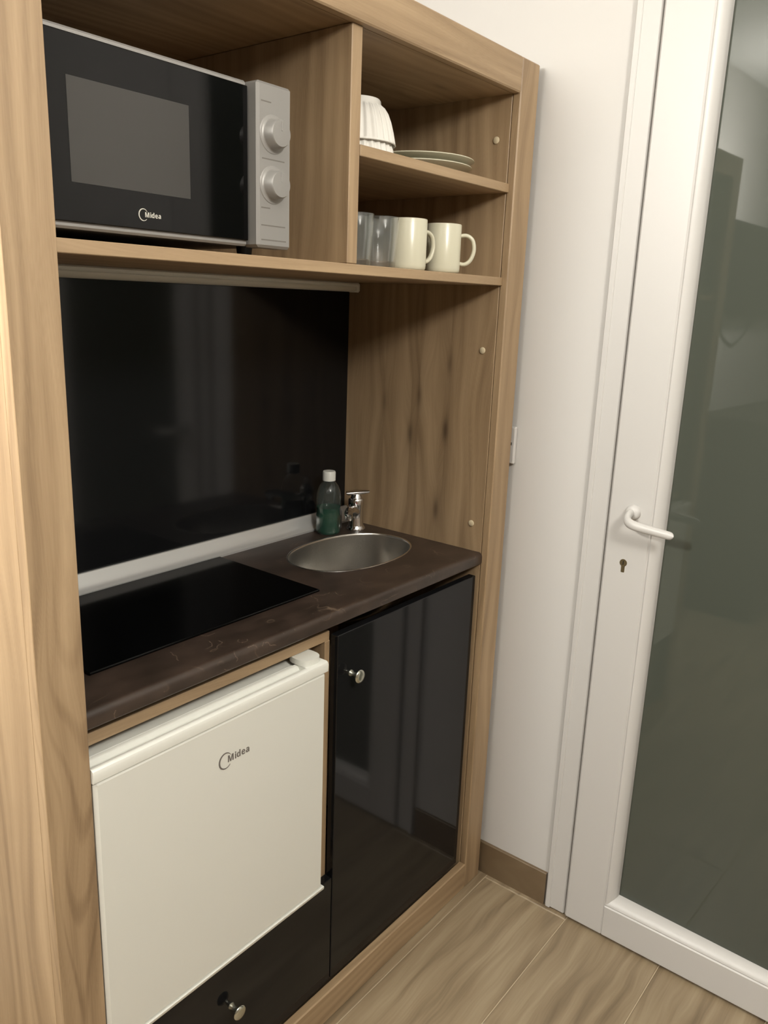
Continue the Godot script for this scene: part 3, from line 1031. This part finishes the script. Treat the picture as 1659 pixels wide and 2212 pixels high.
# ------------------------------------------------------------------ crockery
func build_crockery() -> void:
	# two fluted bowls, turned upside down, one over the other
	var prof := [Vector2(0.0, 0.066), Vector2(0.034, 0.066), Vector2(0.0375, 0.0695), Vector2(0.0395, 0.0715), Vector2(0.0415, 0.0690), Vector2(0.0425, 0.0630), Vector2(0.0500, 0.0580), Vector2(0.0570, 0.0490), Vector2(0.0630, 0.0360), Vector2(0.0680, 0.0200), Vector2(0.0715, 0.0050), Vector2(0.0725, 0.0010), Vector2(0.0710, 0.0), Vector2(0.0695, 0.0010), Vector2(0.0660, 0.0190), Vector2(0.0600, 0.0360), Vector2(0.0500, 0.0520), Vector2(0.0380, 0.0610), Vector2(0.0, 0.0625)]
	for i in prof.size():
		prof[i].y *= 1.1
	var mesh := lathe(prof, 168, 28, 0.0036, Vector2(0.0045, 0.0660))
	var at := Vector3(-0.425, 1.7663, -0.140)
	for k in 2:
		var t := thing("bowl", ["white fluted bowl upside down on the small shelf, under another bowl", "white fluted bowl upside down, resting over the lower bowl beside the plates"][k], "bowl", at + Vector3(0, 0.030 * k, 0), 0.06 * k, "fluted white bowls")
		part("bowl_body", mesh, M.ceramic, t)
	# two dinner plates
	var pp := [Vector2(0.0, 0.004), Vector2(0.062, 0.004), Vector2(0.064, 0.0), Vector2(0.068, 0.0), Vector2(0.071, 0.005), Vector2(0.094, 0.0145), Vector2(0.110, 0.0190), Vector2(0.1125, 0.0205), Vector2(0.1120, 0.0222), Vector2(0.1095, 0.0222), Vector2(0.092, 0.0180), Vector2(0.070, 0.0085), Vector2(0.0, 0.0080)]
	var pm := lathe(pp, 96)
	for k in 2:
		var t := thing("dinner_plate", ["lower of the two stacked white plates on the small shelf", "upper of the two stacked white plates on the small shelf"][k], "plate", Vector3(-0.214 + 0.008 * k, 1.7663 + 0.0145 * k, -0.152), 0.0, "stacked white plates")
		part("plate_body", pm, M.cream, t)
	# two mugs
	var mp := [Vector2(0.0, 0.003), Vector2(0.028, 0.003), Vector2(0.030, 0.0), Vector2(0.0335, 0.0012), Vector2(0.0355, 0.004), Vector2(0.0362, 0.010), Vector2(0.0362, 0.0940), Vector2(0.0355, 0.0956), Vector2(0.0340, 0.0956), Vector2(0.0332, 0.0940), Vector2(0.0330, 0.010), Vector2(0.0300, 0.0065), Vector2(0.0, 0.006)]
	var mm := lathe(mp, 48)
	var hp := curve([Vector3(0.0345, 0.074, 0), Vector3(0.048, 0.075, 0), Vector3(0.0600, 0.066, 0), Vector3(0.0635, 0.047, 0), Vector3(0.0575, 0.028, 0), Vector3(0.046, 0.019, 0), Vector3(0.0345, 0.020, 0)], 26)
	var hr := []
	for k in 26:
		hr.append(0.0058)
	var hm := tube(hp, hr, 14, 0.72, Vector3.BACK)
	var spots := [[Vector3(-0.352, 1.5738, -0.066), -0.25, "white straight-sided mug next to the glass tumblers, handle to the right"], [Vector3(-0.243, 1.5738, -0.058), -0.92, "white straight-sided mug nearest the cabinet's right side, handle showing fully"]]
	for s in spots:
		var t := thing("mug", s[2], "mug", s[0], s[1], "white mugs on the long shelf")
		part("mug_body", mm, M.cream, t)
		part("handle", hm, M.cream, t)
	# glass tumblers
	var gp := [Vector2(0.0, 0.0), Vector2(0.026, 0.0), Vector2(0.0275, 0.002), Vector2(0.0305, 0.054), Vector2(0.0325, 0.090), Vector2(0.0318, 0.0910), Vector2(0.0308, 0.090), Vector2(0.0285, 0.054), Vector2(0.0250, 0.012), Vector2(0.0, 0.010)]
	var gm := lathe(gp, 40)
	var places := [[Vector3(-0.436, 1.5738, -0.066), "clear glass tumbler at the front beside the left mug"], [Vector3(-0.505, 1.5738, -0.070), "clear glass tumbler half hidden by the upright divider"], [Vector3(-0.392, 1.5738, -0.205), "clear glass tumbler at the back behind the left mug"], [Vector3(-0.462, 1.5738, -0.215), "clear glass tumbler at the back, behind the two front tumblers"]]
	for p in places:
		var t := thing("tumbler", p[1], "glass", p[0], 0.0, "glass tumblers on the long shelf")
		part("tumbler_glass", gm, M.glass, t)


func build_bottles() -> void:
	var b := thing("soap_bottle", "clear plastic bottle half full of green washing-up liquid with white cap", "bottle", Vector3(-0.207, 0.9382, -0.393))
	part("bottle_wall", lathe([Vector2(0.0, 0.0), Vector2(0.028, 0.0), Vector2(0.0305, 0.004), Vector2(0.0315, 0.010), Vector2(0.0315, 0.050), Vector2(0.0300, 0.056), Vector2(0.0300, 0.070), Vector2(0.0315, 0.076), Vector2(0.0315, 0.098), Vector2(0.0295, 0.114), Vector2(0.0240, 0.130), Vector2(0.0165, 0.140), Vector2(0.0130, 0.145), Vector2(0.0130, 0.150)], 40), pane_mat(Color(0.75, 0.85, 0.82), 0.03, 0.05), b)
	part("liquid", lathe([Vector2(0.0, 0.001), Vector2(0.0275, 0.001), Vector2(0.0300, 0.0045), Vector2(0.0308, 0.010), Vector2(0.0308, 0.050), Vector2(0.0293, 0.056), Vector2(0.0293, 0.070), Vector2(0.0300, 0.0725), Vector2(0.0, 0.0726)], 40), plain(Color(0.0, 0.215, 0.145), 0.25), b, Vector3.ZERO, "green washing-up liquid")
	part("cap", lathe([Vector2(0.0155, 0.144), Vector2(0.0165, 0.1445), Vector2(0.0165, 0.166), Vector2(0.0150, 0.1695), Vector2(0.0, 0.170)], 60, 30, 0.0005, Vector2(0.1444, 0.167)), M.white, b, Vector3.ZERO, "white screw cap")
	b.scale = Vector3(1.0, 0.945, 1.0)
	var s := thing("small_bottle", "small grey translucent bottle between the soap bottle and the tap", "bottle", Vector3(-0.158, 0.9382, -0.408))
	part("bottle_wall", lathe([Vector2(0.0, 0.0), Vector2(0.0125, 0.0), Vector2(0.0135, 0.002), Vector2(0.0135, 0.044), Vector2(0.011, 0.052), Vector2(0.0065, 0.056), Vector2(0.0, 0.057)], 28), plain(Color(0.33, 0.33, 0.33), 0.35), s)


func build_wall_plate() -> void:
	var t := thing("wall_switch", "white switch plate on the wall, half hidden behind the cabinet's edge", "switch", Vector3(WALL_X, 1.191, -0.040))
	part("plate", cbox(Vector3(0.011, 0.090, 0.088), 0.003), M.pvc, t, Vector3(-0.0055, 0, 0))
	part("rocker", cbox(Vector3(0.004, 0.052, 0.052), 0.0015), M.pvc, t, Vector3(-0.0125, 0, 0))
	part("indicator", cbox(Vector3(0.002, 0.007, 0.004), 0.0005), M.black_plastic, t, Vector3(-0.0115, 0.004, 0.0335), "small dark mark")


# ------------------------------------------------------------------ what the door's glass mirrors
func build_left_of_room() -> void:
	var tv := thing("television", "wall-mounted black television, switched off, left of the kitchen cabinet", "television", Vector3(-2.95, 1.735, BACK_Z))
	part("screen", cbox(Vector3(1.1, 0.44, 0.035), 0.004), M.black_plastic, tv, Vector3(0, 0, 0.045))
	part("bracket", cbox(Vector3(0.3, 0.2, 0.027), 0.004), M.black_plastic, tv, Vector3(0, 0, 0.0135))
	var chest := thing("sideboard", "dark wooden sideboard under the television", "sideboard", Vector3(-2.95, 0.0, -0.27))
	part("carcass", cbox(Vector3(1.16, 1.0, 0.40), 0.004, 0), plain(Color(0.16, 0.13, 0.10), 0.5), chest, Vector3(0, 0.522, 0))
	for k in 2:
		part("sideboard_door", cbox(Vector3(0.56, 0.92, 0.018), 0.003, 1), plain(Color(0.18, 0.145, 0.11), 0.5), chest, Vector3(-0.29 + 0.58 * k, 0.522, 0.21))
	part("plinth", cbox(Vector3(1.10, 0.022, 0.34), 0.002, 0), M.black_plastic, chest, Vector3(0, 0.011, 0))
	var cable := obj_cable()
	tag(cable, "thin dark cable looping down the wall from the television", "cable")


func obj_cable() -> MeshInstance3D:
	var pts := curve([Vector3(-2.56, 1.53, BACK_Z + 0.012), Vector3(-2.60, 1.42, BACK_Z + 0.006), Vector3(-2.76, 1.36, BACK_Z + 0.006), Vector3(-2.96, 1.42, BACK_Z + 0.006), Vector3(-3.04, 1.53, BACK_Z + 0.012)], 30)
	var o := MeshInstance3D.new()
	o.name = numbered("television_cable")
	o.mesh = tube(pts, spread(0.004, 0.004, 30), 8)
	o.material_override = M.black_plastic
	add_child(o)
	return o
